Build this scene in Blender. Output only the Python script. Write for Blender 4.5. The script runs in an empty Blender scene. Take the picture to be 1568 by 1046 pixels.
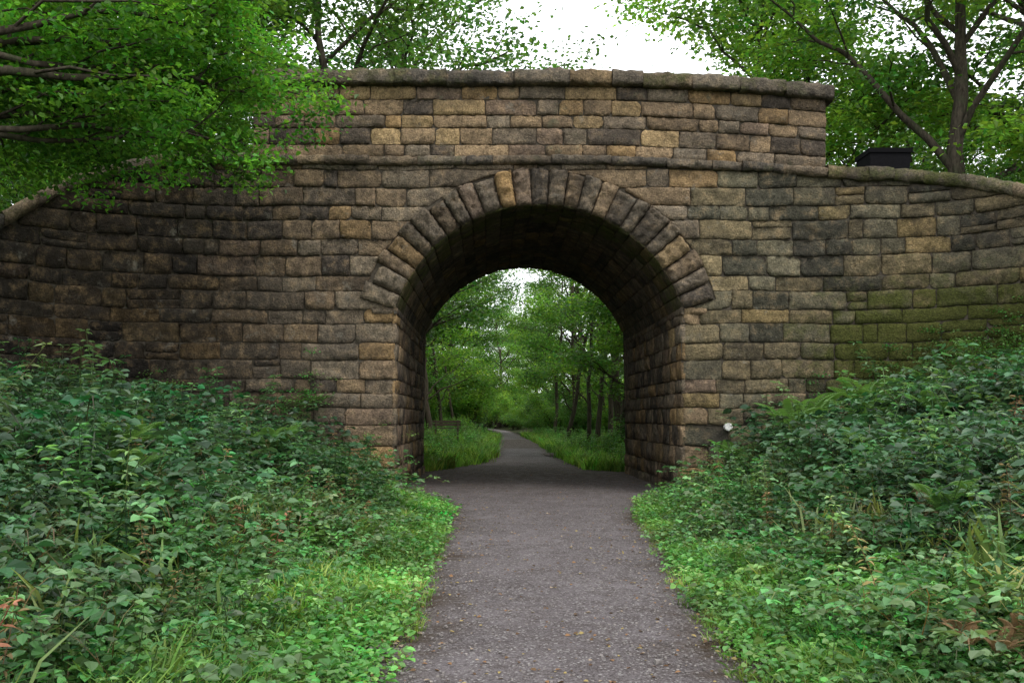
import bpy, math
import numpy as np
rng = np.random.default_rng(11)
S = bpy.context.scene
F = 1307.0

# ---------------------------------------------------------------- helpers
class MB:
    def __init__(s): s.v=[]; s.f=[]; s.c=[]; s.m=[]; s.n=0
    def add(s, v, f, c, m=0):
        v=np.asarray(v,dtype=np.float64).reshape(-1,3); f=np.asarray(f,dtype=np.int64).reshape(-1,4)
        c=np.asarray(c,dtype=np.float64)
        if c.ndim==1:
            if c.shape[0]==3: c=np.append(c,0.0)
            c=np.tile(c,(len(v),1))
        elif c.shape[1]==3: c=np.hstack([c,np.zeros((len(c),1))])
        s.v.append(v); s.f.append(f+s.n); s.c.append(c); s.m.append(np.full(len(f),m)); s.n+=len(v)
    def mesh(s, name, mats, smooth=False):
        v=np.concatenate(s.v); f=np.concatenate(s.f); c=np.concatenate(s.c); m=np.concatenate(s.m)
        me=bpy.data.meshes.new(name)
        me.vertices.add(len(v)); me.vertices.foreach_set("co", v.astype(np.float32).ravel())
        me.loops.add(len(f)*4); me.loops.foreach_set("vertex_index", f.astype(np.int32).ravel())
        me.polygons.add(len(f)); me.polygons.foreach_set("loop_start", (np.arange(len(f))*4).astype(np.int32))
        for mt in mats: me.materials.append(mt)
        me.polygons.foreach_set("material_index", m.astype(np.int32))
        sm = np.array([smooth]*len(f)) if isinstance(smooth,bool) else np.isin(m,smooth)
        me.polygons.foreach_set("use_smooth", sm)
        me.update(calc_edges=True)
        a=me.color_attributes.new("Col",'FLOAT_COLOR','POINT'); a.data.foreach_set("color", c.astype(np.float32).ravel())
        return me
    def build(s, name, mats, smooth=False, parent=None):
        return obj(name, s.mesh(name,mats,smooth), parent)
def obj(name, me, parent=None, loc=(0,0,0), rot=0, sc=1):
    o=bpy.data.objects.new(name, me); S.collection.objects.link(o)
    o.location=loc; o.rotation_euler=(0,0,rot)
    o.scale=(sc,sc,sc) if not hasattr(sc,'__len__') else sc
    if parent: o.parent=parent
    return o
def empty(name, parent=None):
    o=bpy.data.objects.new(name,None); S.collection.objects.link(o)
    if parent: o.parent=parent
    return o
def nrm(a):
    return a/np.maximum(np.linalg.norm(a,axis=-1,keepdims=True),1e-9)
def gridfaces(nu,nv):
    i,j=np.meshgrid(np.arange(nu-1),np.arange(nv-1),indexing='ij')
    a=i*nv+j
    return np.stack([a,a+nv,a+nv+1,a+1],-1).reshape(-1,4)
def boxm(mb,x0,x1,y0,y1,z0,z1,c=(.2,.2,.2),m=0):
    v=[(x,y,z) for x in(x0,x1) for y in(y0,y1) for z in(z0,z1)]
    f=[(0,1,3,2),(4,6,7,5),(0,4,5,1),(2,3,7,6),(0,2,6,4),(1,5,7,3)]
    mb.add(v,f,c,m)

# ---------------------------------------------------------------- materials
def newmat(name):
    m=bpy.data.materials.new(name); m.use_nodes=True; nt=m.node_tree; nt.nodes.clear()
    out=nt.nodes.new('ShaderNodeOutputMaterial'); return m,nt,out
def noise(nt,vec,scale,detail=6,rough=.6):
    n=nt.nodes.new('ShaderNodeTexNoise'); n.inputs['Scale'].default_value=scale; n.inputs['Detail'].default_value=detail; n.inputs['Roughness'].default_value=rough
    nt.links.new(vec,n.inputs['Vector']); return n.outputs['Fac']
def remap(nt,src,a,b,c,d):
    n=nt.nodes.new('ShaderNodeMapRange'); n.inputs[1].default_value=a;n.inputs[2].default_value=b;n.inputs[3].default_value=c;n.inputs[4].default_value=d
    nt.links.new(src,n.inputs[0]); return n.outputs[0]
def mix(nt,fac,A,B,mode='MIX'):
    n=nt.nodes.new('ShaderNodeMix'); n.data_type='RGBA'; n.blend_type=mode
    for s,val in ((n.inputs[0],fac),(n.inputs[6],A),(n.inputs[7],B)):
        if isinstance(val,(int,float)): s.default_value=val
        elif isinstance(val,tuple): s.default_value=(*val,1) if len(val)==3 else val
        else: nt.links.new(val,s)
    return n.outputs[2]
def math2(nt,op,a,b):
    n=nt.nodes.new('ShaderNodeMath'); n.operation=op
    for s,val in ((n.inputs[0],a),(n.inputs[1],b)):
        if isinstance(val,(int,float)): s.default_value=val
        else: nt.links.new(val,s)
    return n.outputs[0]
def mul(nt,a,b): return math2(nt,'MULTIPLY',a,b)
def coords(nt):
    return nt.nodes.new('ShaderNodeTexCoord').outputs['Object']
def bsdf(nt,out,col,rough=.9,spec=.2,bump=None,bs=.5,bd=.02):
    p=nt.nodes.new('ShaderNodeBsdfPrincipled'); p.inputs['Roughness'].default_value=rough; p.inputs['Specular IOR Level'].default_value=spec
    if isinstance(col,tuple): p.inputs['Base Color'].default_value=(*col,1)
    else: nt.links.new(col,p.inputs['Base Color'])
    if bump is not None:
        b=nt.nodes.new('ShaderNodeBump'); b.inputs['Strength'].default_value=bs; b.inputs['Distance'].default_value=bd
        nt.links.new(bump,b.inputs['Height']); nt.links.new(b.outputs[0],p.inputs['Normal'])
    nt.links.new(p.outputs[0],out.inputs[0]); return p

def mat_stone():
    m,nt,out=newmat('sandstone'); v=coords(nt)
    at=nt.nodes.new('ShaderNodeAttribute'); at.attribute_name='Col'
    n1=noise(nt,v,4.5,5,.72); n2=noise(nt,v,.9,7,.74); n3=noise(nt,v,26,3,.8); n4=noise(nt,v,2.6,6,.78); n6=noise(nt,v,3.4,6,.8)
    g=mul(nt,remap(nt,n1,.32,.68,.55,1.6),remap(nt,n3,.3,.7,.5,1.5))
    cc=nt.nodes.new('ShaderNodeCombineColor')
    for i in range(3): nt.links.new(g,cc.inputs[i])
    c=mix(nt,remap(nt,n1,.5,.7,0,.4),at.outputs['Color'],(.27,.18,.09))
    c=mix(nt,1.0,c,cc.outputs[0],'MULTIPLY')
    c=mix(nt,remap(nt,n2,.47,.62,0,.5),c,(.044,.039,.035))
    c=mix(nt,remap(nt,n6,.54,.66,0,.45),c,(.052,.046,.039))
    c=mix(nt,remap(nt,n4,.58,.69,0,.65),c,(.24,.225,.185))
    nm=noise(nt,v,2.6,6,.72)
    a2=math2(nt,'ADD',at.outputs['Alpha'],nm)
    c=mix(nt,remap(nt,a2,.74,1.0,0,.88),c,mix(nt,remap(nt,n3,.35,.65,0,1),(.038,.045,.010),(.10,.115,.022)))
    hb=math2(nt,'ADD',noise(nt,v,8,5,.8),mul(nt,noise(nt,v,36,2,.7),.45))
    bsdf(nt,out,c,.93,.12,hb,1.0,.10); return m
def mat_plain(name,col,rough=.7,spec=.3,sc=20,var=.35):
    m,nt,out=newmat(name); v=coords(nt); n=noise(nt,v,sc,3)
    c=mix(nt,remap(nt,n,.3,.7,0,1),tuple(x*(1-var) for x in col),tuple(x*(1+var) for x in col))
    bsdf(nt,out,c,rough,spec,n,.3,.01); return m
def mat_leaf(name,tr=.4,tm=1.9,rough=.45,spec=.4):
    m,nt,out=newmat(name)
    at=nt.nodes.new('ShaderNodeAttribute'); at.attribute_name='Col'
    p=nt.nodes.new('ShaderNodeBsdfPrincipled'); p.inputs['Roughness'].default_value=rough; p.inputs['Specular IOR Level'].default_value=spec
    nt.links.new(at.outputs['Color'],p.inputs['Base Color'])
    t=nt.nodes.new('ShaderNodeBsdfTranslucent')
    c=mix(nt,1.0,at.outputs['Color'],(tm*1.15,tm*1.05,tm*.6),'MULTIPLY'); nt.links.new(c,t.inputs[0])
    ms=nt.nodes.new('ShaderNodeMixShader'); ms.inputs[0].default_value=tr
    nt.links.new(p.outputs[0],ms.inputs[1]); nt.links.new(t.outputs[0],ms.inputs[2]); nt.links.new(ms.outputs[0],out.inputs[0]); return m
def mat_bark():
    m,nt,out=newmat('bark'); v=coords(nt)
    mp=nt.nodes.new('ShaderNodeMapping'); mp.inputs['Scale'].default_value=(1,1,.25); nt.links.new(v,mp.inputs[0])
    n=noise(nt,mp.outputs[0],14,3,.7)
    c=mix(nt,remap(nt,n,.3,.7,0,1),(.022,.018,.013),(.095,.078,.058))
    c=mix(nt,remap(nt,noise(nt,v,2,3),.5,.7,0,.6),c,(.04,.052,.024))
    bsdf(nt,out,c,.9,.1,n,.8,.03); return m
def mat_path():
    m,nt,out=newmat('gravel_path'); v=coords(nt)
    n1=noise(nt,v,.7,5,.65); n2=noise(nt,v,55,3,.8); n3=noise(nt,v,3.2,6,.8); n4=noise(nt,v,160,2,.8); n5=noise(nt,v,18,4,.8)
    vo=nt.nodes.new('ShaderNodeTexVoronoi'); vo.inputs['Scale'].default_value=70; nt.links.new(v,vo.inputs['Vector'])
    c=mix(nt,remap(nt,n1,.38,.62,0,1),(.105,.088,.089),(.21,.184,.191))
    c=mix(nt,remap(nt,n3,.44,.60,0,.75),c,(.076,.058,.051))
    c=mix(nt,remap(nt,n5,.48,.66,0,.5),c,(.24,.216,.22))
    c=mix(nt,remap(nt,n2,.45,.68,0,.7),c,(.33,.30,.305))
    c=mix(nt,remap(nt,n4,.5,.7,0,.5),c,(.04,.034,.034))
    sep=nt.nodes.new('ShaderNodeSeparateColor'); nt.links.new(vo.outputs['Color'],sep.inputs[0])
    c=mix(nt,remap(nt,sep.outputs[0],.5,1,0,.6),c,(.06,.05,.05))
    c=mix(nt,remap(nt,sep.outputs[1],.88,.95,0,.8),c,(.38,.36,.35))
    at=nt.nodes.new('ShaderNodeAttribute'); at.attribute_name='Col'
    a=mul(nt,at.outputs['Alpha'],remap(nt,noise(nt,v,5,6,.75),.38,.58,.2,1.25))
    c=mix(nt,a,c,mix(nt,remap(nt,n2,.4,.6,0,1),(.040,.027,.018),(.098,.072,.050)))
    bsdf(nt,out,c,.9,.15,math2(nt,'ADD',n2,n5),1.,.035); return m
def mat_ground():
    m,nt,out=newmat('woodland_floor'); v=coords(nt)
    n=noise(nt,v,3,5,.7); n2=noise(nt,v,30,3,.7)
    c=mix(nt,remap(nt,n,.35,.65,0,1),(.035,.026,.016),(.028,.048,.014))
    c=mix(nt,remap(nt,n2,.45,.7,0,.6),c,(.06,.07,.022))
    bsdf(nt,out,c,.95,.1,n2,.9,.05); return m

STONE=mat_stone(); BARK=mat_bark(); PATH=mat_path(); GROUND=mat_ground()
LEAF=mat_leaf('tree_leaf',.42,2.25); HERB=mat_leaf('herb_leaf',.25,1.8,.42,.45); GRASS=mat_leaf('grass_blade',.3,1.8,.55,.3)
DEAD=mat_leaf('dead_leaf',.15,1.2,.7,.2)
MORTAR=mat_plain('mortar',(.085,.072,.055),.95,.1)
ROAD=mat_plain('asphalt',(.05,.05,.05),.9,.2)
BLACK=mat_plain('black_metal',(.004,.004,.005),.8,.1)
WOOD=mat_plain('weathered_wood',(.07,.055,.04),.8,.2)
WHITE=mat_plain('white_paint',(.6,.6,.57),.7,.2,30,.25)
PEB=mat_plain('pebble',(.2,.18,.17),.8,.3,40,.5)

# ---------------------------------------------------------------- terrain functions
YE=[-30,0,5,8,14,16,17.4,18,24.7,26,30,35,52,75,104,125,150,260]
EL=[-.7,-.7,-.67,-.68,-.68,-.95,-1.55,-2.3,-2.3,-1.5,-.15,.22,.4,.9,.8,-1.2,-6,-30]
ER=[1.6,1.6,1.62,1.85,2.5,2.85,3.4,4.3,4.3,3.0,2.75,2.7,2.9,2.8,2.2,.5,-4,-27]
def eL(y): return np.interp(y,YE,EL)
def eR(y): return np.interp(y,YE,ER)
def ground_h(x,y):
    x=np.asarray(x,float); y=np.asarray(y,float)
    tl=np.maximum(0,eL(y)-.2-x); tr=np.maximum(0,x-eR(y)-.2)
    k=np.clip((y-18)/6,0,1); nr=.72+.28*np.clip((y-6)/8,0,1)
    hl=(1.65*nr*(1-k)+1.3*k)*(1-np.exp(-(tl/(3.9+.9*k))**1.6))
    hr=(2.35*nr*(1-k)+.9*k)*(1-np.exp(-(tr/(4.9+2*k))**1.6))
    w=np.clip((tl+tr)/1.5,0,1)
    return hl+hr+w*(.07*(np.sin(x*1.9+y*1.1)+np.sin(x*.8-y*2.3))+.05*np.sin(x*4.1+y*1.7)*np.sin(y*3.3-x))
def axis(dense,outer):
    return np.unique(np.concatenate([dense,outer]))
gx=axis(np.arange(-13,15.01,.3),np.array([-500,-300,-150,-80,-50,-35,-25,-18,-15,17,20,28,40,60,90,160,300,500.]))
gy=axis(np.concatenate([np.arange(-2,36,.35),np.arange(36,110,2.)]),np.array([-300,-100,-40,-15,-6,120,140,170,210,260,330,450,600.]))
X,Y=np.meshgrid(gx,gy,indexing='ij'); Z=ground_h(X,Y)
mb=MB(); mb.add(np.stack([X,Y,Z],-1).reshape(-1,3),gridfaces(len(gx),len(gy)),(.1,.1,.1,0)); mb.build('ground',[GROUND],True)
py=np.concatenate([np.arange(-6,40,.1),np.arange(40,170,1.2)]); nu=34
nearw=np.clip((17-py)/3,0,1)
jl=.07*rng.normal(size=len(py))+nearw*(.09*np.sin(py*2.1)+.07*np.sin(py*5.3)+.08*np.sin(py*.9+1))
jr=.07*rng.normal(size=len(py))+nearw*(.09*np.sin(py*1.7+1)+.07*np.sin(py*6.1)+.08*np.sin(py*.8))
u=np.linspace(0,1,nu)
L_=eL(py)-.14+jl; R_=eR(py)+.18+jr
PX=L_[:,None]*(1-u)+R_[:,None]*u; PY=np.repeat(py[:,None],nu,1)
PZ=.012+.022*np.sin(np.pi*u)[None,:]+.004*np.sin(PX*5+PY*3)+0*PX
ed=np.minimum(PX-L_[:,None],R_[:,None]-PX); al=np.clip(1.15-ed/.5,0,1)
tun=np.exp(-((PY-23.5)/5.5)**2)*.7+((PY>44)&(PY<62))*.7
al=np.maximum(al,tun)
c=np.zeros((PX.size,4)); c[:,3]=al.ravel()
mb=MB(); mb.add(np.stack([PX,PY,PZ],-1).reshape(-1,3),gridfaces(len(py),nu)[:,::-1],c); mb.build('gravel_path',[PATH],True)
def side_y(x): return 36.5+.9*(x-2.5)
xs=np.linspace(2.3,9,40); wv=np.linspace(-.8,.8,9)
v=np.stack([np.repeat(xs[:,None],9,1),side_y(xs)[:,None]+wv[None]*1.6+rng.normal(size=(40,9))*.06,0*xs[:,None]+0*wv[None]],-1); v[...,2]=ground_h(v[...,0],v[...,1])+.05
c=np.zeros((360,4)); c[:,3]=.9
mb=MB(); mb.add(v.reshape(-1,3),gridfaces(40,9),c); mb.build('side_track',[PATH],True)

# ---------------------------------------------------------------- bridge plan curve
def catmull(P,n=14):
    P=np.array(P,float); P=np.vstack([2*P[0]-P[1],P,2*P[-1]-P[-2]]); o=[]
    for i in range(1,len(P)-2):
        t=np.linspace(0,1,n,endpoint=False)[:,None]
        o.append(.5*((2*P[i])+(-P[i-1]+P[i+1])*t+(2*P[i-1]-5*P[i]+4*P[i+1]-P[i+2])*t**2+(-P[i-1]+3*P[i]-3*P[i+1]+P[i+2])*t**3))
    o.append(P[-2:-1]); return np.vstack(o)
left=[(-4.2,17.4,6.93),(-4.9,17.39,6.95),(-5.96,17.3,6.92),(-7.15,17.0,6.67),(-8.2,16.5,6.14),(-9.07,15.8,5.29),(-9.8,14.9,4.4),(-10.4,13.8,3.5),(-10.9,12.5,2.8)]
right=[(6.0,17.4,6.74),(6.92,17.39,6.66),(8.55,17.2,6.53),(9.58,16.7,6.26),(10.2,16.1,5.88),(10.9,15.1,5.1),(11.5,13.9,4.2),(12,12.6,3.4)]
Lc=catmull(left); Rc=catmull(right)
def zs_mid(x): return np.where(x>1,6.93-.27*((x-1)/5.9)**2,6.93)
mx=np.linspace(-4.1,5.9,60); mid=np.stack([mx,np.full(60,17.4),zs_mid(mx)],1)
PC=np.vstack([Lc[::-1],mid,Rc])
ds=np.r_[0,np.cumsum(np.hypot(np.diff(PC[:,0]),np.diff(PC[:,1])))]
ds-= np.interp(0,PC[:,0],ds)
T=np.stack([np.gradient(PC[:,0],ds),np.gradient(PC[:,1],ds)],1); T=nrm(T)
NX,NY=T[:,1],-T[:,0]
def plan(s): return np.interp(s,ds,PC[:,0]),np.interp(s,ds,PC[:,1]),np.interp(s,ds,NX),np.interp(s,ds,NY)
def ztop(s): return np.interp(s,ds,PC[:,2])
SL,SR=ds[0],ds[-1]; CT=.18
CX,CZ,R,RO=1.0,2.85,3.08,3.80; XL,XR,ZSP=-1.93,3.93,3.8
Y0,Y1=17.4,24.7

def stone(mb,mp,w,h,prot,rough,col,alpha=0.,m=0,step=.062):
    nu=max(3,int(w/step)); nv=max(3,int(h/step))
    b=.016
    us=np.r_[0,.005,b,np.linspace(b,w-b,nu)[1:-1],w-b,w-.005,w] if w>.1 else np.r_[0,w*.1,w*.5,w*.9,w]
    vs=np.r_[0,.005,b,np.linspace(b,h-b,nv)[1:-1],h-b,h-.005,h] if h>.1 else np.r_[0,h*.1,h*.5,h*.9,h]
    U,V=np.meshgrid(us,vs,indexing='ij')
    d=np.minimum(np.minimum(U,w-U),np.minimum(V,h-V))
    dep=np.interp(d,[0,.0048,.016,.06],[-.05,0,prot*.6,prot])
    ph=rng.uniform(0,6.28,6); k=rng.uniform(5,18,6)
    nz=np.sin(U*k[0]+ph[0]+V*6)*.5+np.sin(V*k[1]*1.6+ph[1]+U*4)*.5+np.abs(np.sin((U+V)*k[2]*1.2+ph[2]))*.8+rng.normal(size=U.shape)*.95
    tilt=(U/w-.5)*rng.normal()*1.8+(V/h-.5)*rng.normal()*1.8
    dep=dep+(d>.012)*rough*(nz+tilt)
    jx=(d<.02)*rng.normal(size=U.shape)*.007; jy=(d<.02)*rng.normal(size=U.shape)*.007
    cr=rng.uniform(0,.04,4)*(rng.uniform(size=4)<.5)
    for q,(a,b_) in enumerate(((0,0),(1,0),(0,1),(1,1))):
        dd=np.hypot(U-a*w,V-b_*h); k_=np.clip(1-dd/.10,0,1)*cr[q]; jx=jx+k_*(1-2*a); jy=jy+k_*(1-2*b_)
    g=.0035
    uu=g/w+(U+jx)/w*(1-2*g/w); vv=g/h+(V+jy)/h*(1-2*g/h)
    P=mp(uu,vv,dep).reshape(-1,3)
    c=np.append(np.array(col)*rng.uniform(.82,1.18),alpha)
    mb.add(P,gridfaces(len(us),len(vs)),c,m)
PAL=np.array([(.34,.22,.10),(.31,.22,.13),(.215,.155,.098),(.17,.138,.102),(.060,.053,.048),(.24,.17,.12),(.23,.19,.138),(.41,.29,.145)])
def pick(w,mean=(.20,.152,.10),k=.25):
    w=np.array(w,float); return PAL[rng.choice(8,p=w/w.sum())]*(1-k)+np.array(mean)*k
def wall_col(x,z):
    a=0.
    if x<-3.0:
        k=np.clip((-x-3.0)/3.2,0,1); c=pick([.8,2,4,5,2+2*k,.8,3,.3],(.12,.095,.07),.45)*(1-.72*k)  # darker towards the left: tree shade painted into the stone colour, plus soot staining
    elif x>4.3:
        k=np.clip((x-4.3)/3,0,1); c=pick([1.,2.5,4,4,3.2,.4,4,.3],(.14,.125,.09),.4)*(1-.22*k); c=c*np.array([.96,1.02,.92])
        a=.60*np.exp(-((z-2.85)/1.15)**2)*np.clip((x-5.6)/2.4,0,1)+.14*k
    elif (x<XL+.1 and x>XL-.95 and z<3.8) or (x>XR-.1 and x<XR+.95 and z<3.8): c=pick([4.5,4,2.5,2,.7,1,2,2.4])
    else: c=pick([1.4,3,5,4.5,2.0,1.5,4,.5],k=.35)
    if z<1.7: a+=.18
    return c,a
bridge=empty('stone_arch_bridge')
wall=MB()
def splits(a,b,lo=.28,hi=.85):
    o=[a]
    while b-o[-1]>hi+lo*.8: o.append(o[-1]+rng.uniform(lo,hi)*rng.choice([1,1,.7]))
    r=b-o[-1]
    if r>hi*.9: o.append(o[-1]+r*rng.uniform(.4,.6))
    o.append(b); return o
zl=[ZSP]
while zl[-1]>-.3: zl.append(zl[-1]-rng.choice([.30,.35,.39,.44,.28]))
zl=zl[::-1]
up=np.cumsum(np.r_[0,.38,.30,.41,.33,.39,.29,.37,.36])*((RO+CZ-ZSP)/2.83)
zl=list(zl)+list(ZSP+up[1:])+[7.1]
ang0=math.asin((ZSP-CZ)/R); zsk=CZ+RO*math.sin(ang0); xsk=RO*math.cos(ang0)
def half(z):
    z=np.asarray(z,float)
    circ=np.sqrt(np.maximum(0,RO**2-(z-CZ)**2))
    lin=2.93+(xsk-2.93)*(z-ZSP)/(zsk-ZSP)
    return np.where(z<=ZSP,2.93,np.where(z<zsk,lin,circ))
def course(a,b,z0,z1,warpL=None,warpR=None,lo=.40,hi=1.2):
    sp=splits(a,b,lo,hi)
    for i in range(len(sp)-1):
        s0,s1=sp[i],sp[i+1]; sm=(s0+s1)/2; zt=float(ztop(sm))-CT
        if z0>zt-.05: continue
        isL= warpL is not None and i==0; isR= warpR is not None and i==len(sp)-2
        parts=[(z0,z1,0.,1.)]
        if not isL and not isR:
            q=rng.uniform()
            if q<.10 and z1-z0>.33:
                zc=z0+(z1-z0)*rng.uniform(.35,.65); parts=[(z0,zc,0,1),(zc,z1,0,1)]
        for (za,zb_,fa,fb) in parts:
            t0=s0+(s1-s0)*fa; t1=s0+(s1-s0)*fb
            def mp(uu,vv,dep):
                z=za+vv*(zb_-za)
                A=np.full_like(z,t0); B=np.full_like(z,t1)
                if isL: A=warpL(z)
                if isR: B=warpR(z)
                s=A+(B-A)*uu
                z=z+.012*np.sin(s*1.7+z*1.3)+.008*np.sin(s*4.3-z*2.1)
                z=np.minimum(z,ztop(s)-CT+.03)
                x,y,nx,ny=plan(s)
                return np.stack([x+nx*dep,y+ny*dep,z],-1)
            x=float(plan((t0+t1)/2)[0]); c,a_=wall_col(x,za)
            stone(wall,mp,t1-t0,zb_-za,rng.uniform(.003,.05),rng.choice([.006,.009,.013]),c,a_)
for z0,z1 in zip(zl[:-1],zl[1:]):
    if z0>=CZ+RO-.02: course(SL,SR,z0,z1)
    else:
        hh=float(half((z0+z1)/2))
        if z0>6.2: hh=float(half(z0))
        course(SL,CX-hh,z0,z1,warpR=lambda z:CX-half(z))
        course(CX+hh,SR,z0,z1,warpL=lambda z:CX+half(z))
PL,PR=-4.85,6.86
ph_=np.array([0,.26,.60,.86,1.18,1.46])
for k in range(5):
    h_=ph_[k+1]-ph_[k]; sp=splits(PL,PR,.38,1.2)
    for s0,s1 in zip(sp[:-1],sp[1:]):
        def mp(uu,vv,dep,s0=s0,s1=s1):
            s=s0+(s1-s0)*uu; return np.stack([s,Y0-dep+.02,ztop(s)+ph_[k]+vv*h_-.02],-1)
        c=pick([3.5,4.5,3,2,2.0,1.5,2.5,2.2],(.25,.18,.11),.2)
        stone(wall,mp,s1-s0,h_,rng.uniform(.006,.045),rng.choice([.006,.009,.013]),c,.04 if rng.uniform()<.6 else .17)
for k in range(5):
    h_=ph_[k+1]-ph_[k]
    def mp(uu,vv,dep): return np.stack([PR+dep-.0,Y0+.03+.42*uu,float(ztop(PR))+ph_[k]+vv*h_-.02],-1)
    stone(wall,mp,.42,h_,.02,.006,pick([3,4,2,2,1,2,2,1]))
NV=25; ea=np.linspace(math.pi-ang0,ang0,NV+1); ea[1:-1]+=rng.normal(size=NV-1)*.011
for i in range(NV):
    a0,a1=ea[i],ea[i+1]; th=(RO-R)*rng.uniform(.90,1.08)
    def mp(uu,vv,dep):
        a=a0+(a1-a0)*uu; r=R+vv*th
        return np.stack([CX+r*np.cos(a),Y0-dep,CZ+r*np.sin(a)],-1)
    stone(wall,mp,abs(a1-a0)*3.4,th,rng.uniform(.08,.17),.024,pick([.6,1.8,4,5,2,.8,4,.2],(.155,.125,.09),.4) if i!=10 else PAL[0]*1.1,.04,0,.05)
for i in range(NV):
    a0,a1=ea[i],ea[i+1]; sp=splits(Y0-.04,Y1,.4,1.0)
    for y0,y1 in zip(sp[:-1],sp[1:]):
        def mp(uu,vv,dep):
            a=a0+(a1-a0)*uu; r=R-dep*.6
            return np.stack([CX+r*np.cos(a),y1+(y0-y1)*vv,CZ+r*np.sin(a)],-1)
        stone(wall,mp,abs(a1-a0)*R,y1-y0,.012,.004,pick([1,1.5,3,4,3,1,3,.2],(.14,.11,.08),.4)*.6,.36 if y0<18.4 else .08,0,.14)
for side in (0,1):
    for z0,z1 in zip(zl[:-1],zl[1:]):
        if z0>=ZSP-.02: break
        sp=splits(Y0-.03,Y1,.35,.9)
        for y0,y1 in zip(sp[:-1],sp[1:]):
            def mp(uu,vv,dep):
                z=z0+vv*(z1-z0)
                if side==0: return np.stack([XL+dep,y0+(y1-y0)*uu,z],-1)
                return np.stack([XR-dep,y1+(y0-y1)*uu,z],-1)
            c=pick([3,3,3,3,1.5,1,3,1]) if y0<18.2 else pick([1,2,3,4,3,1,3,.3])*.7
            stone(wall,mp,y1-y0,z1-z0,rng.uniform(.012,.045),.010,c,.1,0,.12)
def sweep(a,b,prof,ztf,lo=.7,hi=1.3,al=.1,jit=.012):
    sp=splits(a,b,lo,hi)
    for s0,s1 in zip(sp[:-1],sp[1:]):
        n=max(4,int((s1-s0)/.09)); s=np.linspace(s0+.003,s1-.003,n); P=np.array(prof); off=rng.normal()*.014
        x,y,nx,ny=plan(s)
        wv=np.sin(s*5+rng.uniform(0,6))*jit*.8
        o=P[None,:,0]+rng.normal(size=(n,len(P)))*jit+off+wv[:,None]; z=ztf(s)[:,None]+P[None,:,1]+rng.normal(size=(n,len(P)))*jit*.8+off*.5
        v=np.stack([x[:,None]+nx[:,None]*o,y[:,None]+ny[:,None]*o,z],-1)
        m_=len(P); f=gridfaces(n,m_)[:,::-1]
        v2=v.reshape(-1,3); caps=[]
        for e,base in ((0,0),(1,(n-1)*m_)):
            for q in range(m_//2-1):
                caps.append((base+q,base+q+1,base+m_-2-q,base+m_-1-q))
        close=[(i*m_+m_-1,i*m_,(i+1)*m_,(i+1)*m_+m_-1) for i in range(n-1)]
        c=np.append(pick([.6,1.5,3,5,2.4,.3,4,.1],(.15,.13,.10),.5)*.95,al+rng.uniform(0,.14))
        wall.add(v2,np.vstack([f,np.array(caps),np.array(close)]),c)
strp=[(-.06,-.19),(.06,-.185),(.11,-.16),(.13,-.12),(.13,-.04),(.09,-.01),(0,.0),(-.06,.0)]
wingp=[(-.5,-.21),(.05,-.205),(.11,-.18),(.14,-.11),(.13,-.01),(.09,.05),(-.1,.10),(-.5,.03)]
sweep(PL,PR,strp,ztop)
sweep(SL,PL,wingp,ztop,.5,.9,.22,.014); sweep(PR,SR,wingp,ztop,.5,.9,.26,.014)
copp=[(-.52,-.0),(.06,-.02),(.16,-.01),(.19,.03),(.19,.20),(.14,.27),(-.15,.31),(-.52,.2)]
sweep(PL-.1,PR+.12,copp,lambda s: ztop(s)+1.44,.8,1.7,.18,.017)
for side in (0,1):
    sp=splits(Y0-.08,Y1,.5,.9)
    for y0,y1 in zip(sp[:-1],sp[1:]):
        def mp(uu,vv,dep):
            z=ZSP-.1+vv*.15
            if side==0: return np.stack([XL+.03+dep,y0+(y1-y0)*uu,z],-1)
            return np.stack([XR-.03-dep,y1+(y0-y1)*uu,z],-1)
        stone(wall,mp,y1-y0,.15,.03,.004,pick([1,1,3,4,3,1,3,.3])*.8,.1)
    def mp(uu,vv,dep):
        x=(XL-.5+.54*uu) if side==0 else (XR-.04+.54*uu)
        return np.stack([x,Y0-.0-dep,ZSP-.1+vv*.15],-1)
    stone(wall,mp,.54,.15,.055,.008,pick([1,1,3,4,1,1,3,.3]),.1)
wall.build('stonework',[STONE],True,bridge)
core=MB()
s=np.unique(np.concatenate([np.linspace(SL,SR,150),np.linspace(XL-.02,XR+.02,60)]))
x,y,nx,ny=plan(s)
def zb(s):
    d=np.abs(s-CX); return np.where(d<2.95,CZ+np.sqrt(np.maximum(0,(R+.02)**2-d**2)),-.6)
zt=ztop(s)-.06
a=np.stack([x-nx*.02,y-ny*.02,zb(s)],1); b=np.stack([x-nx*.02,y-ny*.02,zt],1); b2=np.stack([x-nx*.42,y-ny*.42,zt],1); b3=np.stack([x-nx*.42,y-ny*.42,zb(s)],1)
v=np.stack([a,b,b2,b3],1).reshape(-1,3); core.add(v,gridfaces(len(s),4),(.05,.05,.05))
aa=np.linspace(math.pi-ang0,ang0,48); rr=R+.03
prof=np.vstack([[(XL-.03,-.6),(XL-.03,ZSP)],np.stack([CX+rr*np.cos(aa),CZ+rr*np.sin(aa)],1),[(XR+.03,ZSP),(XR+.03,-.6)]])
v=np.stack([np.stack([prof[:,0],np.full(len(prof),yy),prof[:,1]],1) for yy in (Y0+.03,Y1-.03)],1).reshape(-1,3)
core.add(v,gridfaces(len(prof),2),(.05,.05,.05))
xs=np.unique(np.concatenate([np.linspace(-5,7.4,50),np.linspace(XL-.02,XR+.02,60)]))
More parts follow.
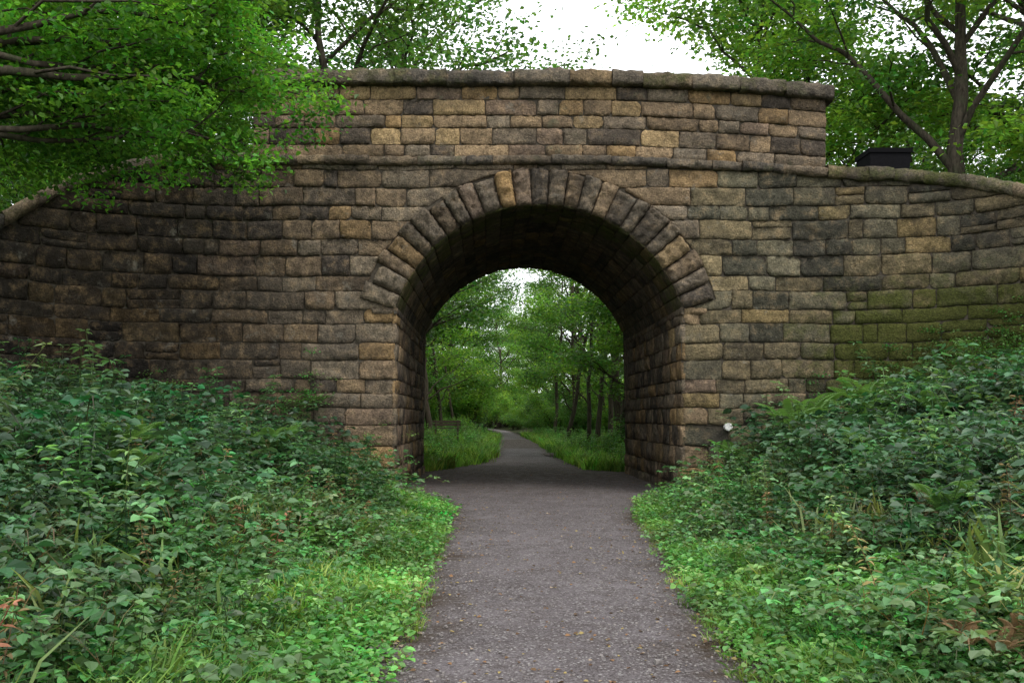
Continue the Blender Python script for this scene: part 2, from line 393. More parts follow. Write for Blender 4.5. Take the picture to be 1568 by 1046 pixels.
v=np.stack([np.stack([xs,np.full(len(xs),Y1),zb(xs)],1),np.stack([xs,np.full(len(xs),Y1),np.full(len(xs),8.3)],1),np.stack([xs,np.full(len(xs),Y1-.4),np.full(len(xs),8.3)],1),np.stack([xs,np.full(len(xs),Y1-.4),zb(xs)+.01],1)],1).reshape(-1,3)
core.add(v,gridfaces(len(xs),4),(.05,.05,.05))
xs=np.linspace(PL+.03,PR-.03,30); zz=ztop(xs)
v=np.stack([np.stack([xs,np.full(30,Y0+.04),zz-.1],1),np.stack([xs,np.full(30,Y0+.04),zz+1.55],1),np.stack([xs,np.full(30,Y0+.44),zz+1.55],1),np.stack([xs,np.full(30,Y0+.44),zz-.1],1)],1).reshape(-1,3)
core.add(v,gridfaces(30,4),(.05,.05,.05))
core.build('mortar_core',[MORTAR],False,bridge)
dk=MB(); boxm(dk,-5,7.6,Y0+.5,Y1-.45,6.35,6.5); dk.build('road_deck',[ROAD],False,bridge)
em=MB()
for side in (0,1):
    s=np.linspace(SL,-4.4,40) if side==0 else np.linspace(7.2,SR,40)
    x,y,nx,ny=plan(s); off=np.array([.3,1,2.5,4.5,6.9,9,12,16,24]); dz=np.array([-.12,-.1,0,0,-.1,-1,-3,-5,-6])
    v=np.stack([x[:,None]-nx[:,None]*off,y[:,None]-ny[:,None]*off,np.maximum(ztop(s)[:,None]+dz,.8)],-1)
    em.add(v.reshape(-1,3),gridfaces(40,len(off)),(.1,.1,.1))
em.build('embankment',[GROUND],True)

mk=MB(); n=20; t=np.linspace(0,2*np.pi,n,endpoint=False)
ring=lambda r,y:np.stack([4.84+r*np.cos(t),np.full(n,y),1.42+r*np.sin(t)],1)
v=np.stack([ring(.08,Y0-.0),ring(.08,Y0-.115),ring(.066,Y0-.122),ring(.03,Y0-.12),ring(.001,Y0-.12)],0).reshape(-1,3)
f=[(k*n+i,k*n+(i+1)%n,(k+1)*n+(i+1)%n,(k+1)*n+i) for k in range(4) for i in range(n)]
mk.add(v,f,(.8,.8,.8)); mk.build('round_marker_plaque',[WHITE])

bn=MB()
def frust(mb,cx,cy,z0,z1,w0,w1,d0,d1,inner=.04):
    def r(w,d,z): return [(cx-w/2,cy-d/2,z),(cx+w/2,cy-d/2,z),(cx+w/2,cy+d/2,z),(cx-w/2,cy+d/2,z)]
    v=r(w0,d0,z0)+r(w1,d1,z1)+r(w1-inner*2,d1-inner*2,z1)+r(w0-inner*2,d0-inner*2,z0+.05)
    f=[(k*4+i,k*4+(i+1)%4,(k+1)*4+(i+1)%4,(k+1)*4+i) for k in range(3) for i in range(4)]+[(12,13,14,15),(3,2,1,0)]
    mb.add(v,f,(.02,.02,.02))
bx,by=9.22,20.
frust(bn,bx,by,6.5,7.70,.80,.94,.66,.74); frust(bn,bx,by,7.70,7.80,.98,1.0,.8,.82,.08)
for dx in(-.32,.32):
    for dy in(-.25,.25): boxm(bn,bx+dx-.05,bx+dx+.05,by+dy-.05,by+dy+.05,6.3,6.5,(.02,.02,.02))
bn.build('litter_bin',[BLACK])

bb=MB(); bcx,bcy=-2.3,45.; gz=float(ground_h(bcx,bcy))+.1; cx,cy=bcx,bcy
for k in range(4): boxm(bb,cx-.75,cx+.75,cy-.22+k*.115,cy-.12+k*.115,gz+.43,gz+.48)
for k in range(2): boxm(bb,cx-.75,cx+.75,cy+.25,cy+.29,gz+.58+k*.16,gz+.7+k*.16)
for dx in(-.6,.56):
    boxm(bb,cx+dx,cx+dx+.09,cy-.2,cy-.11,gz-.3,gz+.428); boxm(bb,cx+dx,cx+dx+.09,cy+.16,cy+.248,gz-.3,gz+.88)
    boxm(bb,cx+dx+.01,cx+dx+.08,cy-.108,cy+.158,gz+.34,gz+.42)
bb.build('park_bench',[WOOD])

# ---------------------------------------------------------------- leaves
L6=np.array([(0,0,0),(.5,.32,.10),(.38,.68,.06),(0,1,-.10),(-.38,.68,.06),(-.5,.32,.10)])
F6=np.array([(0,1,2,3),(0,3,4,5)])
L4=np.array([(0,0,0),(.5,.45,.06),(0,1,-.05),(-.5,.45,.06)]); F4=np.array([(0,1,2,3)])
def leaves(P,D,Nn,L,W,col,tm=L6,ff=F6):
    n=len(P); D=nrm(D); Xa=nrm(np.cross(D,Nn)); Nn=np.cross(Xa,D)
    L=np.broadcast_to(L,(n,))[:,None,None]; W=np.broadcast_to(W,(n,))[:,None,None]
    v=P[:,None,:]+L*(tm[None,:,0:1]*W*Xa[:,None,:]+tm[None,:,1:2]*D[:,None,:]+tm[None,:,2:3]*Nn[:,None,:])
    f=ff[None]+(np.arange(n)*len(tm))[:,None,None]
    col=np.broadcast_to(col,(n,3)); c=np.repeat(col[:,None,:],len(tm),1).reshape(-1,3)
    return v.reshape(-1,3),f.reshape(-1,4),c
def tube(mb,pts,rad,sides=6,col=(.1,.1,.1),m=0):
    pts=np.asarray(pts,float); T=nrm(np.gradient(pts,axis=0)); ref=np.array([.31,.87,.38]); A=nrm(np.cross(T,ref)); B=np.cross(T,A)
    t=np.linspace(0,2*np.pi,sides,endpoint=False)
    v=pts[:,None,:]+np.asarray(rad)[:,None,None]*(np.cos(t)[None,:,None]*A[:,None,:]+np.sin(t)[None,:,None]*B[:,None,:])
    n=len(pts); i,j=np.meshgrid(np.arange(n-1),np.arange(sides),indexing='ij'); j2=(j+1)%sides
    f=np.stack([i*sides+j,i*sides+j2,(i+1)*sides+j2,(i+1)*sides+j],-1).reshape(-1,4)
    mb.add(v.reshape(-1,3),f,col,m)
def limb(mb,r,start,end,rad,anchors,nsub=6,sag=.08,subl=.4,sides=6):
    start=np.array(start,float); end=np.array(end,float); L=np.linalg.norm(end-start); t=np.linspace(0,1,8)
    side=np.cross(end-start,[0,0,1]); side=side/max(np.linalg.norm(side),1e-6)
    pts=start+(end-start)*t[:,None]+np.outer(np.sin(np.pi*t)*sag*L,[0,0,1])+np.outer(np.sin(t*5+r.uniform(0,6))*.035*L*t,side)
    pts[1:-1]+=r.normal(size=(6,3))*.015*L
    tube(mb,pts,rad*(1-.85*t)+.008,sides,m=0)
    d=nrm(end-start)
    for k in range(nsub):
        tt=.25+.75*(k+r.uniform(0,.8))/nsub; tt=min(tt,.98)
        p=np.array([np.interp(tt,t,pts[:,q]) for q in range(3)])
        sg=1 if k%2 else -1
        dd=nrm(d*r.uniform(.4,.9)+side*sg*r.uniform(.5,1.1)+np.array([0,0,1])*r.uniform(-.25,.55))
        l=L*subl*r.uniform(.6,1.1)*(1.15-.6*tt)
        t5=np.linspace(0,1,5); q=p+dd*l*t5[:,None]; q[:,2]+=np.sin(t5*3)*.08*l-.12*l*t5**2; q[1:]+=r.normal(size=(4,3))*.03*l
        tube(mb,q,(rad*.38*(1-.5*tt))*(1-.85*t5)+.005,4,m=0)
        for w in (.45,.7,.9,1.05): anchors.append(q[0]+(q[-1]-q[0])*w+r.normal(size=3)*.07*l)
    anchors.append(pts[-1]); anchors.append(pts[-2])
def crown(mb,r,anchors,nleaf,size,col,sp=.5,flat=.35,six=False,m=1,bright=.35,width=.62):
    A=np.array(anchors); k=len(A); br=np.exp(r.normal(size=k)*bright*.6)
    idx=r.integers(0,k,nleaf); P=A[idx]+r.normal(size=(nleaf,3))*np.array([sp,sp,sp*flat])
    D=r.normal(size=(nleaf,3))*np.array([1,1,.35])+np.array([0,0,-.25])
    Nn=r.normal(size=(nleaf,3))*.45+np.array([0,0,1.])
    L=size*r.uniform(.6,1.25,nleaf)
    hue=r.normal(size=(nleaf,1))*.12+ (r.normal(size=(k,1))*.15)[idx]
    c=np.array(col)[None,:]*br[idx][:,None]*np.exp(r.normal(size=(nleaf,1))*.18)*(1+hue*np.array([[1.2,.2,.3]]))
    c=np.clip(c,.005,.4)
    v,f,cc=leaves(P,D,Nn,L,width,c,L6 if six else L4,F6 if six else F4); mb.add(v,f,cc,m)
def tree_mesh(name,seed,H,r0,cb,cr,nl,nleaf,size,col,lean=(0,0),sp=.5,flat=.35,up=.45,six=False,extra=None,bright=.45):
    r=np.random.default_rng(seed); mb=MB(); anchors=[]
    t=np.linspace(0,1,10); tr=np.stack([lean[0]*t**1.5*H,lean[1]*t**1.5*H,H*t-.4*(1-t)],1); tr[1:,:2]+=np.cumsum(r.normal(size=(9,2))*.012*H,0)
    tube(mb,tr,r0*(1-.85*t**.8)*np.where(t<.02,1.5,1)+.01,10,m=0)
    for i in range(nl):
        q=(i+r.uniform(.1,.9))/nl; tt=cb+(.97-cb)*q; p=np.array([np.interp(tt,t,tr[:,k]) for k in range(3)])
        az=i*2.4+r.uniform(-.5,.5); ln=cr*(math.sin(math.pi*(.18+.74*q))**.6)*r.uniform(.75,1.15)
        e=p+np.array([math.cos(az)*ln,math.sin(az)*ln,ln*(up*r.uniform(.5,1.3)+.5*q)])
        limb(mb,r,p,e,r0*.42*(1-.65*q),anchors,6)
    crown(mb,r,anchors,nleaf,size,col,sp,flat,six,1,bright)
    if extra:
        an2=[]
        for (st,en,rad) in extra['limbs']: limb(mb,r,st,en,rad,an2,9,.04,.42)
        crown(mb,r,an2,extra['n'],extra['size'],extra['col'],extra['sp'],.4,True,1,.55)
    return mb.mesh(name,[BARK,LEAF],[0])
G1=(.073,.165,.026); G2=(.050,.122,.025); G3=(.103,.22,.030)

ex={'limbs':[((.2,.3,4.0),(3.6,4.3,5.3),.07),((.2,.2,4.2),(3.3,3.4,6.2),.07),((.1,.4,3.2),(2.2,4.4,5.1),.06),((.2,.4,4.6),(3.0,5.4,6.0),.07),((0,.3,3.8),(1.0,4.6,5.2),.06),((.2,.2,5.0),(3.7,3.4,7.0),.05),((0,.4,4.0),(.2,4.2,5.6),.05),((.1,.3,5.2),(2.4,4.6,7.1),.05),
 ((.1,.3,4.6),(1.2,4.2,6.5),.05),((.1,.3,3.6),(1.4,3.4,4.9),.05),((0,.3,5.0),(.2,3.8,7.2),.05),((.2,.4,3.6),(3.7,4.9,4.4),.05),((.2,.4,3.4),(2.6,4.8,4.4),.05),((0,.4,3.4),(.4,4.4,4.4),.05),((.2,.4,4.3),(3.9,5.0,5.4),.05)],'n':40000,'size':.102,'col':(.072,.19,.024),'sp':.25}
m=tree_mesh('beech_tree',3,13,.24,.50,3.4,9,6000,.15,G1,extra=ex)
obj('beech_tree',m,loc=(-7.6,10.0,1.7))
mA=tree_mesh('sycamore_tree',21,13,.26,.10,4.6,17,22000,.21,G1,sp=.55)
mB=tree_mesh('oak_tree',22,15,.30,.14,5.2,18,23000,.20,G2,sp=.55)
mC=tree_mesh('ash_tree',23,14,.24,.20,4.6,15,17000,.21,G3,sp=.6)
mD=tree_mesh('birch_tree',24,12,.16,.10,3.4,16,16000,.185,G3,sp=.5)
mE=tree_mesh('alder_tree',25,13,.30,.18,5.6,12,16000,.17,G2,sp=.5,up=.8)
for me,l,ro,sc in [
    (mB,(-9.0,22.5,5.3),.3,.9),(mA,(-12.5,19.5,4),2.,.9),(mB,(-5.6,28.,1.5),2.2,1.1),(mE,(-3.6,31,1.2),1.,1.1),(mA,(-9.5,30,1.5),4.,1.2),(mB,(-14,27,2),5,1.2),(mA,(-7.6,20.2,5.6),1.,.5),
    (mE,(12.9,24.,5.0),.4,1.0),(mC,(8.9,29.0,1.4),1.5,1.05),(mA,(11.4,32,1.4),2.7,1.15),(mC,(16,22,4.6),3.3,1.0),(mB,(18,29,3),.8,1.2),(mD,(7.6,26.4,1.0),.9,.85)]:
    obj(me.name,me,loc=l,rot=ro,sc=sc)
wood=empty('woodland')
r=np.random.default_rng(5)
vars_=[mA,mC,mB,mD,mA,mB]
pos=[(-5.8,35,.9),(-6.4,41,.95),(-5.2,51,1.05),(-4.6,60,1.1),(-4.4,68,1.15),(-3.6,78,1.2),(6.9,34,.85),(7.2,39,.9),(7.2,46,1.0),(7.2,54,1.05),(7.6,64,1.1),(7.2,77,1.2),(-3.4,90,1.2),(7.0,88,1.2),(-5,104,1.2),(6,108,1.2),(7,124,1.),(1.6,130,1.1),(5,138,1.2),(10,146,1.2),(-4,150,1.1),(3,160,1.3),(9,170,1.2),(0,175,1.3),(-9,140,1.1)]
for i,(x,y,sc) in enumerate(pos):
    me=vars_[i%6]; obj('tree_%d'%i,me,wood,(x+r.normal()*.3,y,float(ground_h(x,y))-.1),r.uniform(0,6.28),sc*r.uniform(.93,1.07))
for i in range(38):
    y=r.uniform(32,150); sd=r.choice([-1,1]); x=2+sd*r.uniform(12,28+y*.12)
    me=vars_[r.integers(6)]; obj('tree_back_%d'%i,me,wood,(x,y,1.0),r.uniform(0,6.28),r.uniform(1.0,1.35))
for i in range(8):
    a=r.uniform(-1.7,1.7)+math.pi; d=r.uniform(26,50)
    x,y=math.sin(a)*d,math.cos(a)*d
    if abs(x)<9: x=9*np.sign(x)+x
    obj('tree_rear_%d'%i,vars_[r.integers(6)],wood,(x,y,1.5),r.uniform(0,6.28),r.uniform(.9,1.3))
tk=MB()
tpos=[(-3.3,46.5),(-2.9,53),(-3.6,58),(-3.2,40.5),(4.9,42),(5.7,46),(4.6,51),(6.3,40),(5.4,57),(6.9,50),(4.9,63),(-2.6,66)]
for (x,y) in tpos:
    z=float(ground_h(x,y)); H=r.uniform(11,14); t=np.linspace(0,1,12); lx=(-.9 if x<0 else .9)*r.uniform(.2,2.2); ly=r.normal()
    p=np.stack([x+lx*t**1.2+np.cumsum(r.normal(size=12)*.08),y+ly*t,z-.2+H*t],1); tube(tk,p,r.uniform(.10,.19)*(1-.7*t)+.01,7)
    for q in range(4):
        b0=p[2+2*q]; e=b0+np.array([r.normal()*1.3,r.normal()*.8,r.uniform(.8,2)]); t6=np.linspace(0,1,6)[:,None]; tube(tk,b0+(e-b0)*t6+r.normal(size=(6,3))*.05,.045*(1-.8*t6[:,0])+.006,5)
tk.build('slender_trunks',[BARK],True,wood)
def shrub_mesh(name,seed,H,rad,n,size,col):
    r=np.random.default_rng(seed); mb=MB(); an=[]
    for i in range(9):
        a=i*2.4; e=np.array([math.cos(a)*rad*r.uniform(.5,1),math.sin(a)*rad*r.uniform(.5,1),H*r.uniform(.45,1)])
        limb(mb,r,(0,0,-.1),e,.035,an,5,.12,.5,5)
    crown(mb,r,an,n,size,col,.26,.6); return mb.mesh(name,[BARK,LEAF],[0])
sh=[shrub_mesh('hazel_shrub',31,2.4,1.3,5000,.12,G2),shrub_mesh('hazel_shrub',32,1.6,1.4,4500,.11,G1),shrub_mesh('hazel_shrub',33,3.2,1.5,6500,.13,G3)]
under=empty('shrub_understorey')
for i in range(96):
    y=r.uniform(28,118); sd=r.choice([-1,1]); off=(r.uniform(4.6,9) if sd<0 else r.uniform(3.2,8)) if y<56 else r.uniform(2.0,9)
    x=float(eL(y))-off if sd<0 else float(eR(y))+off
    if sd>0 and abs(y-side_y(x))<2.2 and x<8: continue
    obj('shrub_%d'%i,sh[r.integers(3)],under,(x,y,float(ground_h(x,y))-.1),r.uniform(0,6),r.uniform(.7,1.2)*(1 if y<60 else 1.4))
for i in range(34):
    y=r.uniform(122,160); x=r.uniform(-1,12) if i%3 else r.uniform(-18,-10); obj('shrub_end_%d'%i,sh[r.integers(3)],under,(x,y,-.1),r.uniform(0,6),r.uniform(1.3,2.2))
for i,(x,y) in enumerate([(5.9,28.5),(6.6,31),(-4.3,28.5),(6.2,33.5)]):
    obj('shrub_near_%d'%i,sh[i%3],under,(x,y,float(ground_h(x,y))-.1),i*1.7,.8)
for i in range(32):
    s_=r.uniform(SL+1,-5.4) if i%2 else r.uniform(8,SR-1); x,y,nx,ny=plan(s_); o=r.uniform(1.2,4)
    if i%2==0: o+=.6
    if i%2==0 and s_<11.5: o+=3.5
    obj('shrub_top_%d'%i,sh[r.integers(2)],under,(float(x-nx*o),float(y-ny*o),float(ztop(s_))-.4),r.uniform(0,6),r.uniform(.45,.75))

# ---------------------------------------------------------------- herb templates
def tpl(fn):
    mb=MB(); fn(mb); return np.concatenate(mb.v),np.concatenate(mb.f),np.concatenate(mb.c)[:,:3]
def stem(mb,p0,p1,w=.005,c=(.7,.55,.6)):
    p0=np.array(p0,float);p1=np.array(p1,float)
    for d in (np.array([1,0,0.]),np.array([0,1.,0])): mb.add([p0-d*w,p0+d*w,p1+d*w*.5,p1-d*w*.5],[(0,1,2,3)],c)
def nettle(seed,Hr=(.42,.62),nt_=6,Lr=(.075,.115),wd=.62,nq=3):
    def fn(mb):
        r=np.random.default_rng(seed); H=r.uniform(*Hr); bend=r.normal(size=2)*.18*H; P=[];D=[];Nn=[];L=[];C=[]
        prev=np.zeros(3)
        for k in range(nt_):
            t=(k+1)/nt_; p=np.array([bend[0]*t**2,bend[1]*t**2,H*t]); stem(mb,prev,p); prev=p
            for q in range(nq if k<nt_-1 else nq+2):
                a=k*1.3+q*6.28/nq+r.normal()*.35; d=np.array([math.cos(a),math.sin(a),r.uniform(-.5,.3)])
                P.append(p+d*.015); D.append(d); Nn.append(np.array([0,0,1.])+r.normal(size=3)*.38); L.append(r.uniform(*Lr)*(1.1-.4*t)); C.append(np.array([1,1,1.])*r.uniform(.65,1.3)*(.55+.65*t))
        v,f,c=leaves(np.array(P),np.array(D),np.array(Nn),np.array(L),wd,np.array(C)); mb.add(v,f,c)
    return fn
def bramble(seed):
    def fn(mb):
        r=np.random.default_rng(seed); P=[];D=[];Nn=[];L=[];C=[]
        for b in range(3):
            a0=r.uniform(0,6.28); ln=r.uniform(.5,.9); H=r.uniform(.25,.65); prev=np.zeros(3)
            for k in range(6):
                t=(k+1)/6; p=np.array([math.cos(a0)*ln*t,math.sin(a0)*ln*t,H*math.sin(t*2.1)]); stem(mb,prev,p,.004,(1.6,.6,.6)); prev=p
                a=a0+(1 if k%2 else -1)*r.uniform(.6,1.3); base=p+np.array([math.cos(a),math.sin(a),.4])*.05; nn=np.array([0,0,1.])+r.normal(size=3)*.4
                for da in(-1.1,0,1.1):
                    P.append(base); D.append(np.array([math.cos(a+da),math.sin(a+da),r.uniform(-.35,.1)])); Nn.append(nn); L.append(r.uniform(.06,.105)); C.append(np.array([1,1,1.])*r.uniform(.65,1.35))
        v,f,c=leaves(np.array(P),np.array(D),np.array(Nn),np.array(L),.75,np.array(C)); mb.add(v,f,c)
    return fn
def creeper(seed):
    def fn(mb):
        r=np.random.default_rng(seed); n=26; a=r.uniform(0,6.28,n); rd=r.uniform(0,.2,n); P=np.stack([np.cos(a)*rd,np.sin(a)*rd,r.uniform(.02,.16,n)],1)
        D=np.stack([np.cos(a),np.sin(a),r.uniform(-.2,.4,n)],1)+r.normal(size=(n,3))*.4; Nn=np.array([0,0,1.])+r.normal(size=(n,3))*.35
        v,f,c=leaves(P,D,Nn,r.uniform(.03,.06,n),.8,np.ones((n,3))*r.uniform(.7,1.3,(n,1))); mb.add(v,f,c)
    return fn
def tuft(seed,n=16,H=.22,w=.006):
    def fn(mb):
        r=np.random.default_rng(seed)
        for k in range(n):
            a=r.uniform(0,6.28); h=H*r.uniform(.5,1.2); o=np.array([r.normal()*.05,r.normal()*.05,0]); d=np.array([math.cos(a),math.sin(a),0]); s_=np.array([-d[1],d[0],0])*w; l=r.uniform(.2,.8)*h
            p1=o+d*l*.3+np.array([0,0,h*.6]); p2=o+d*l+np.array([0,0,h*r.uniform(.7,1)])
            mb.add([o-s_,o+s_,p1+s_*.8,p1-s_*.8,p2+s_*.15,p2-s_*.15],[(0,1,2,3),(3,2,4,5)],np.ones(3)*r.uniform(.7,1.3))
    return fn
def fern(seed,nf=9,L0=.75):
    def fn(mb):
        r=np.random.default_rng(seed); P=[];D=[];Nn=[];L=[];C=[]
        for b in range(nf):
            a=b*6.283/nf+r.normal()*.2; ln=L0*r.uniform(.75,1.1); o=np.array([math.cos(a),math.sin(a),0]); sd=np.array([-o[1],o[0],0]); prev=np.zeros(3); up_=r.uniform(.75,1.15)
            K=24
            for k in range(1,K+1):
                t=k/K; p=o*ln*t*.8+np.array([0,0,ln*up_*(t-.5*t*t)*1.4]); tg=nrm(p-prev); stem(mb,prev,p,.003,(.9,.9,.9)); prev=p
                w=math.sin(math.pi*min(1,t*.85+.12))**.8*.17*ln/.75
                if t>.12:
                    for sg in(-1,1): P.append(p); D.append(sd*sg+tg*.35+np.array([0,0,-.15])); Nn.append(np.cross(o,sd)+np.array([0,0,.2])); L.append(w); C.append(np.ones(3)*r.uniform(.85,1.15))
        v,f,c=leaves(np.array(P),np.array(D),np.array(Nn),np.array(L),.24,np.array(C)); mb.add(v,f,c)
    return fn
def scatter(mb,T,pos,sc,col,tilt=.2,r=rng):
    tv,tf,tc=T; K=len(pos)
    if K==0: return
    a=r.uniform(0,6.283,K); ca,sa=np.cos(a),np.sin(a)
    x=tv[None,:,0]*ca[:,None]-tv[None,:,1]*sa[:,None]; y=tv[None,:,0]*sa[:,None]+tv[None,:,1]*ca[:,None]; z=np.repeat(tv[None,:,2],K,0)
    k=r.normal(size=(K,2))*tilt
    x=x+z*k[:,0:1]; y=y+z*k[:,1:2]
    v=np.stack([x,y,z],-1)*np.asarray(sc)[:,None,None]+pos[:,None,:]
    f=tf[None]+(np.arange(K)*len(tv))[:,None,None]
    c=np.clip(tc[None]*col[:,None,:],.004,.5)
    mb.add(v.reshape(-1,3),f.reshape(-1,4),c.reshape(-1,3))
def wall_y(x):
    return np.interp(x,PC[:,0],PC[:,1])
def patch(x,y,p=0.):
    return (np.sin(x*1.3+y*.7+p)+np.sin(x*.6-y*1.5+2+p*2)+np.sin(y*2.4+x*1.9+p*3)+.7*np.sin(x*4.2-y*3.1+p))/3.7
def sample(n,side,d0,d1,ya,yb,pw=1.,pat=None,thr=0.):
    y=ya+(yb-ya)*rng.uniform(0,1,n)**pw; o=rng.uniform(d0,d1,n)
    x=np.where(side<0,eL(y)-o,eR(y)+o)
    px=750+F*x/np.maximum(y,.1)
    ok=(px>-140)&(px<1720)
    near=y<17.6
    ok&=~near|(y<wall_y(x)-.12)|(y<12)
    ok&=(y<17.2)|(y>25.2)
    ok&=~((np.abs(x-bcx*y/bcy)<.9)&(y>37)&(y<45.5))|(rng.uniform(size=n)<.08)
    ok&=~((side>0)&(np.abs(y-side_y(x))<1.1)&(x<9))
    if pat is not None: ok&=patch(x,y,pat)+rng.normal(size=n)*.25>thr
    x,y,o=x[ok],y[ok],o[ok]
    return np.stack([x,y,ground_h(x,y)-.02],1),o
def lum(P,base,amp=.35):
    n=patch(P[:,0]*1.2,P[:,1]*1.2,4.)*2.6
    return np.array(base)[None]*np.exp(amp*.5*n+rng.normal(size=len(P))*.28)[:,None]*(1+rng.normal(size=(len(P),1))*np.array([[.28,.03,.16]]))
net=[tpl(nettle(i)) for i in range(6)]; bra=[tpl(bramble(i+10)) for i in range(5)]; cre=[tpl(creeper(i+20)) for i in range(4)]; tuf=[tpl(tuft(i+30)) for i in range(4)]
tall=[tpl(nettle(i+50,(.85,1.15),11,(.09,.14),.3,4)) for i in range(4)]
dock=[tpl(nettle(i+60,(.18,.3),3,(.16,.22),.5,4)) for i in range(3)]
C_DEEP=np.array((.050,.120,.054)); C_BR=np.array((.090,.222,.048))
und=empty('undergrowth')
def plants(name,Ts,P,o,sc0,c_near,c_far,mat,span=3.,parent=und,amp=.55,tilt=.28):
    if len(P)==0: return
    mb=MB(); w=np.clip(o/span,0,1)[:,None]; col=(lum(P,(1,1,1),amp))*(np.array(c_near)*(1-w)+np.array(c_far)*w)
    ix=rng.integers(0,len(Ts),len(P)); sc=sc0*rng.uniform(.55,1.4,len(P))
    for k in range(len(Ts)):
        q=ix==k; scatter(mb,Ts[k],P[q],sc[q],col[q],tilt)
    return mb.build(name,[mat],False,parent)
def hs(P,o): return (.5+.5*np.clip(o/3,0,1))*np.clip(.5+P[:,1]/16,.6,1.0)*(1+.5*patch(P[:,0],P[:,1],7.))
for sd,nm in ((-1,'west'),(1,'east')):
    d0=.6 if sd<0 else .3
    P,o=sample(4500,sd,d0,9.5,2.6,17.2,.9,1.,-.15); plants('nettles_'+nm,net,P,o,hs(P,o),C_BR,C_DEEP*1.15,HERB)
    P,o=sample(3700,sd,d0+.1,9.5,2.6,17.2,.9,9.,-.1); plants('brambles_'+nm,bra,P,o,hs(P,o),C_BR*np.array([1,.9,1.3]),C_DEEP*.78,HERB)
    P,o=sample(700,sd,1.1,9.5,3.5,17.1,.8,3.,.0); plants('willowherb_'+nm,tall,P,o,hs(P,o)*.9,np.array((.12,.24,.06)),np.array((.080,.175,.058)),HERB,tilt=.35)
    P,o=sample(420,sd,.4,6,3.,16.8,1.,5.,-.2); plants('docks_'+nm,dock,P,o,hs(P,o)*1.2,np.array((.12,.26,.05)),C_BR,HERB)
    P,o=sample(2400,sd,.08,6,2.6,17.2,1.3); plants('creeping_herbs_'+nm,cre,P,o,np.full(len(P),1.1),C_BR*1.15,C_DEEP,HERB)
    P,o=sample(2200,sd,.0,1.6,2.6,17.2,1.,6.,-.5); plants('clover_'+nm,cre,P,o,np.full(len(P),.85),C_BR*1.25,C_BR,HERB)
    P,o=sample(3000 if sd<0 else 2200,sd,-.16,1.2 if sd<0 else .7,2.6,17.2,1.,2.,-.25); plants('verge_grass_'+nm,tuf,P,o,np.clip(.5+o*.7,.3,1.1),np.array((.15,.25,.05)),C_BR,GRASS)
    P,o=sample(600,sd,1.5,8,3,17.); plants('tall_grass_'+nm,tuf,P,o,np.full(len(P),2.0),np.array((.16,.22,.07)),np.array((.13,.18,.06)),GRASS)
    P,o=sample(200,sd,1.0,8,3,17.); plants('dry_stalks_'+nm,tall,P,o,np.full(len(P),.6),np.array((.20,.16,.07)),np.array((.17,.125,.06)),DEAD)
    P,o=sample(5000,sd,.0,5.5,25.2,75,1.3,3.,-.5); plants('far_grass_'+nm,tuf,P,o,np.full(len(P),1.9),np.array((.14,.28,.04)),np.array((.10,.22,.035)),GRASS,4)
    P,o=sample(3000,sd,.9,7.5,25.2,80,1.2,5.,-.4); plants('far_herbs_'+nm,net,P,o,np.full(len(P),1.1),C_BR*1.1,C_BR*.8,HERB,3)
fe=[tpl(fern(41)),tpl(fern(42,11,.8)),tpl(fern(43,8,.7))]
fl=[(5.45,15.0,1.3),(6.8,15.2,1.3),(-4.4,10.4,.9),(6.2,14.0,.9),(-3.2,12.6,.8),(-6.0,14.5,.9),(4.5,15.7,.8),(-3.5,8.2,.6),(-5.2,12.0,.9),(7.9,15.0,1.0),(5.0,11.0,.8),(6.4,12.2,.9),(4.2,7.9,.55),(-4.0,9.0,.7)]
for i,(x,y,s_) in enumerate(fl):
    mb=MB(); scatter(mb,fe[i%3],np.array([[x,y,float(ground_h(x,y))+.38]]),np.array([s_]),np.array([[.12,.245,.065]]),.05); mb.build('fern' if i==0 else 'fern.%03d'%i,[HERB])
mb=MB()
for (x,z,n) in [(-3.65,2.0,26),(-3.9,1.6,20),(9.0,2.7,40),(8.0,2.3,36),(6.6,1.7,30),(9.8,3.1,34),(-2.2,.9,12),(-6.5,2.0,24)]:
    xx=x+rng.normal(size=n)*.25; P=np.stack([xx,wall_y(xx)-.08-rng.uniform(0,.08,n),z+rng.normal(size=n)*.3],1)
    scatter(mb,cre[0],P,np.full(n,.9),lum(P,C_BR*.8),.4)
mb.build('ivy',[HERB])
for i,(x,y,s_) in enumerate([(9.4,15.7,.5),(-7.6,15.6,.4),(10.0,15.2,.55)]):
    obj('sapling' if i==0 else 'sapling.%03d'%i,sh[0],None,(x,y,float(ground_h(x,y))-.1),i*2.,s_)
n=4600; y=3+rng.uniform(0,1,n)**1.4*24; w=rng.beta(.22,.22,n); x=(eL(y)-.16)*(1-w)+(eR(y)+.2)*w
P=np.stack([x,y,np.full(n,.038)],1); cols=np.array([(.25,.14,.07),(.14,.085,.045),(.32,.25,.10),(.30,.24,.18),(.10,.06,.035)])[rng.integers(0,5,n)]
v,f,c=leaves(P,rng.normal(size=(n,3))*np.array([1,1,.15]),np.array([0,0,1.])+rng.normal(size=(n,3))*.25,rng.uniform(.015,.048,n),.7,cols)
mb=MB(); mb.add(v,f,c); mb.build('fallen_leaves',[DEAD])
n=6500; y=3+rng.uniform(0,1,n)**1.5*16; w=rng.beta(.35,.35,n); x=(eL(y)-.14)*(1-w)+(eR(y)+.16)*w
cube=np.array([(a,b,c_) for a in(-1,1) for b in(-1,1) for c_ in(-1,1)],float); cf=np.array([(0,1,3,2),(4,6,7,5),(0,4,5,1),(2,3,7,6),(0,2,6,4),(1,5,7,3)])
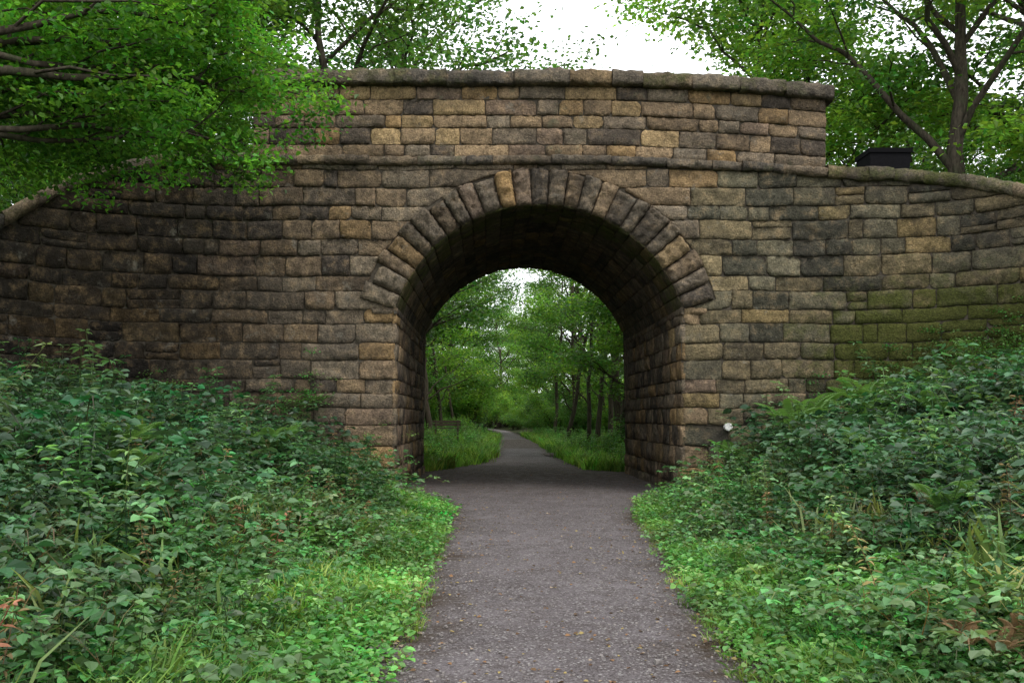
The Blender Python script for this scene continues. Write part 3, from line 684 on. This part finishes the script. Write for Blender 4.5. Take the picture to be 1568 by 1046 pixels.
v=cube[None]*rng.uniform(.55,1.2,(n,8,1))*rng.uniform(.003,.011,(n,1,1))*np.array([1,1,.7])+np.stack([x,y,np.full(n,.032)],1)[:,None,:]
v[0]=cube*np.array([.030,.024,.018])*rng.uniform(.55,1.1,(8,1))+np.array([1.08,5.45,.045])
mb=MB(); mb.add(v.reshape(-1,3),(cf[None]+(np.arange(n)*8)[:,None,None]).reshape(-1,4),(.2,.2,.2)); mb.build('pebbles',[PEB])
mb=MB()
for k in range(6):
    x,y=2.95+rng.normal()*.14,4.95+rng.normal()*.1; scatter(mb,fe[2],np.array([[x,y,float(ground_h(x,y))+.2]]),np.array([.26]),np.array([[.30,.20,.11]]),.4)
mb.build('dead_bracken',[DEAD])

# ---------------------------------------------------------------- light & sky
SUN=np.array([.45,-.5,.95]); SUN/=np.linalg.norm(SUN)
el=math.asin(SUN[2]); az=math.atan2(SUN[0],SUN[1])
W=bpy.data.worlds.new("World"); S.world=W; W.use_nodes=True; nt=W.node_tree; nt.nodes.clear()
sky=nt.nodes.new('ShaderNodeTexSky'); sky.sky_type='NISHITA'; sky.sun_disc=False; sky.sun_elevation=el; sky.sun_rotation=az; sky.air_density=1; sky.dust_density=4; sky.ozone_density=1
cl=mix(nt,.82,sky.outputs[0],(15.6,15.9,16.4))
bg=nt.nodes.new('ShaderNodeBackground'); bg.inputs[1].default_value=.15; nt.links.new(cl,bg.inputs[0])
wo=nt.nodes.new('ShaderNodeOutputWorld'); nt.links.new(bg.outputs[0],wo.inputs[0])
ld=bpy.data.lights.new('sun','SUN'); ld.energy=1.5; ld.angle=math.radians(20); ld.color=(1,.96,.88)
lo=bpy.data.objects.new('sun',ld); S.collection.objects.link(lo)
from mathutils import Vector
lo.rotation_euler=Vector(SUN).to_track_quat('Z','Y').to_euler(); lo.location=(10,-10,30)
S.view_settings.view_transform='Standard'; S.view_settings.look='None'; S.view_settings.exposure=0

cam=bpy.data.cameras.new('camera'); cam.lens=30; cam.sensor_width=36; cam.clip_end=2000; cam.clip_start=.05
cam.shift_x=34/1568; cam.shift_y=117/1568
co=bpy.data.objects.new('camera',cam); S.collection.objects.link(co); co.location=(0,0,1.6); co.rotation_euler=(math.radians(90),0,0)
S.camera=co
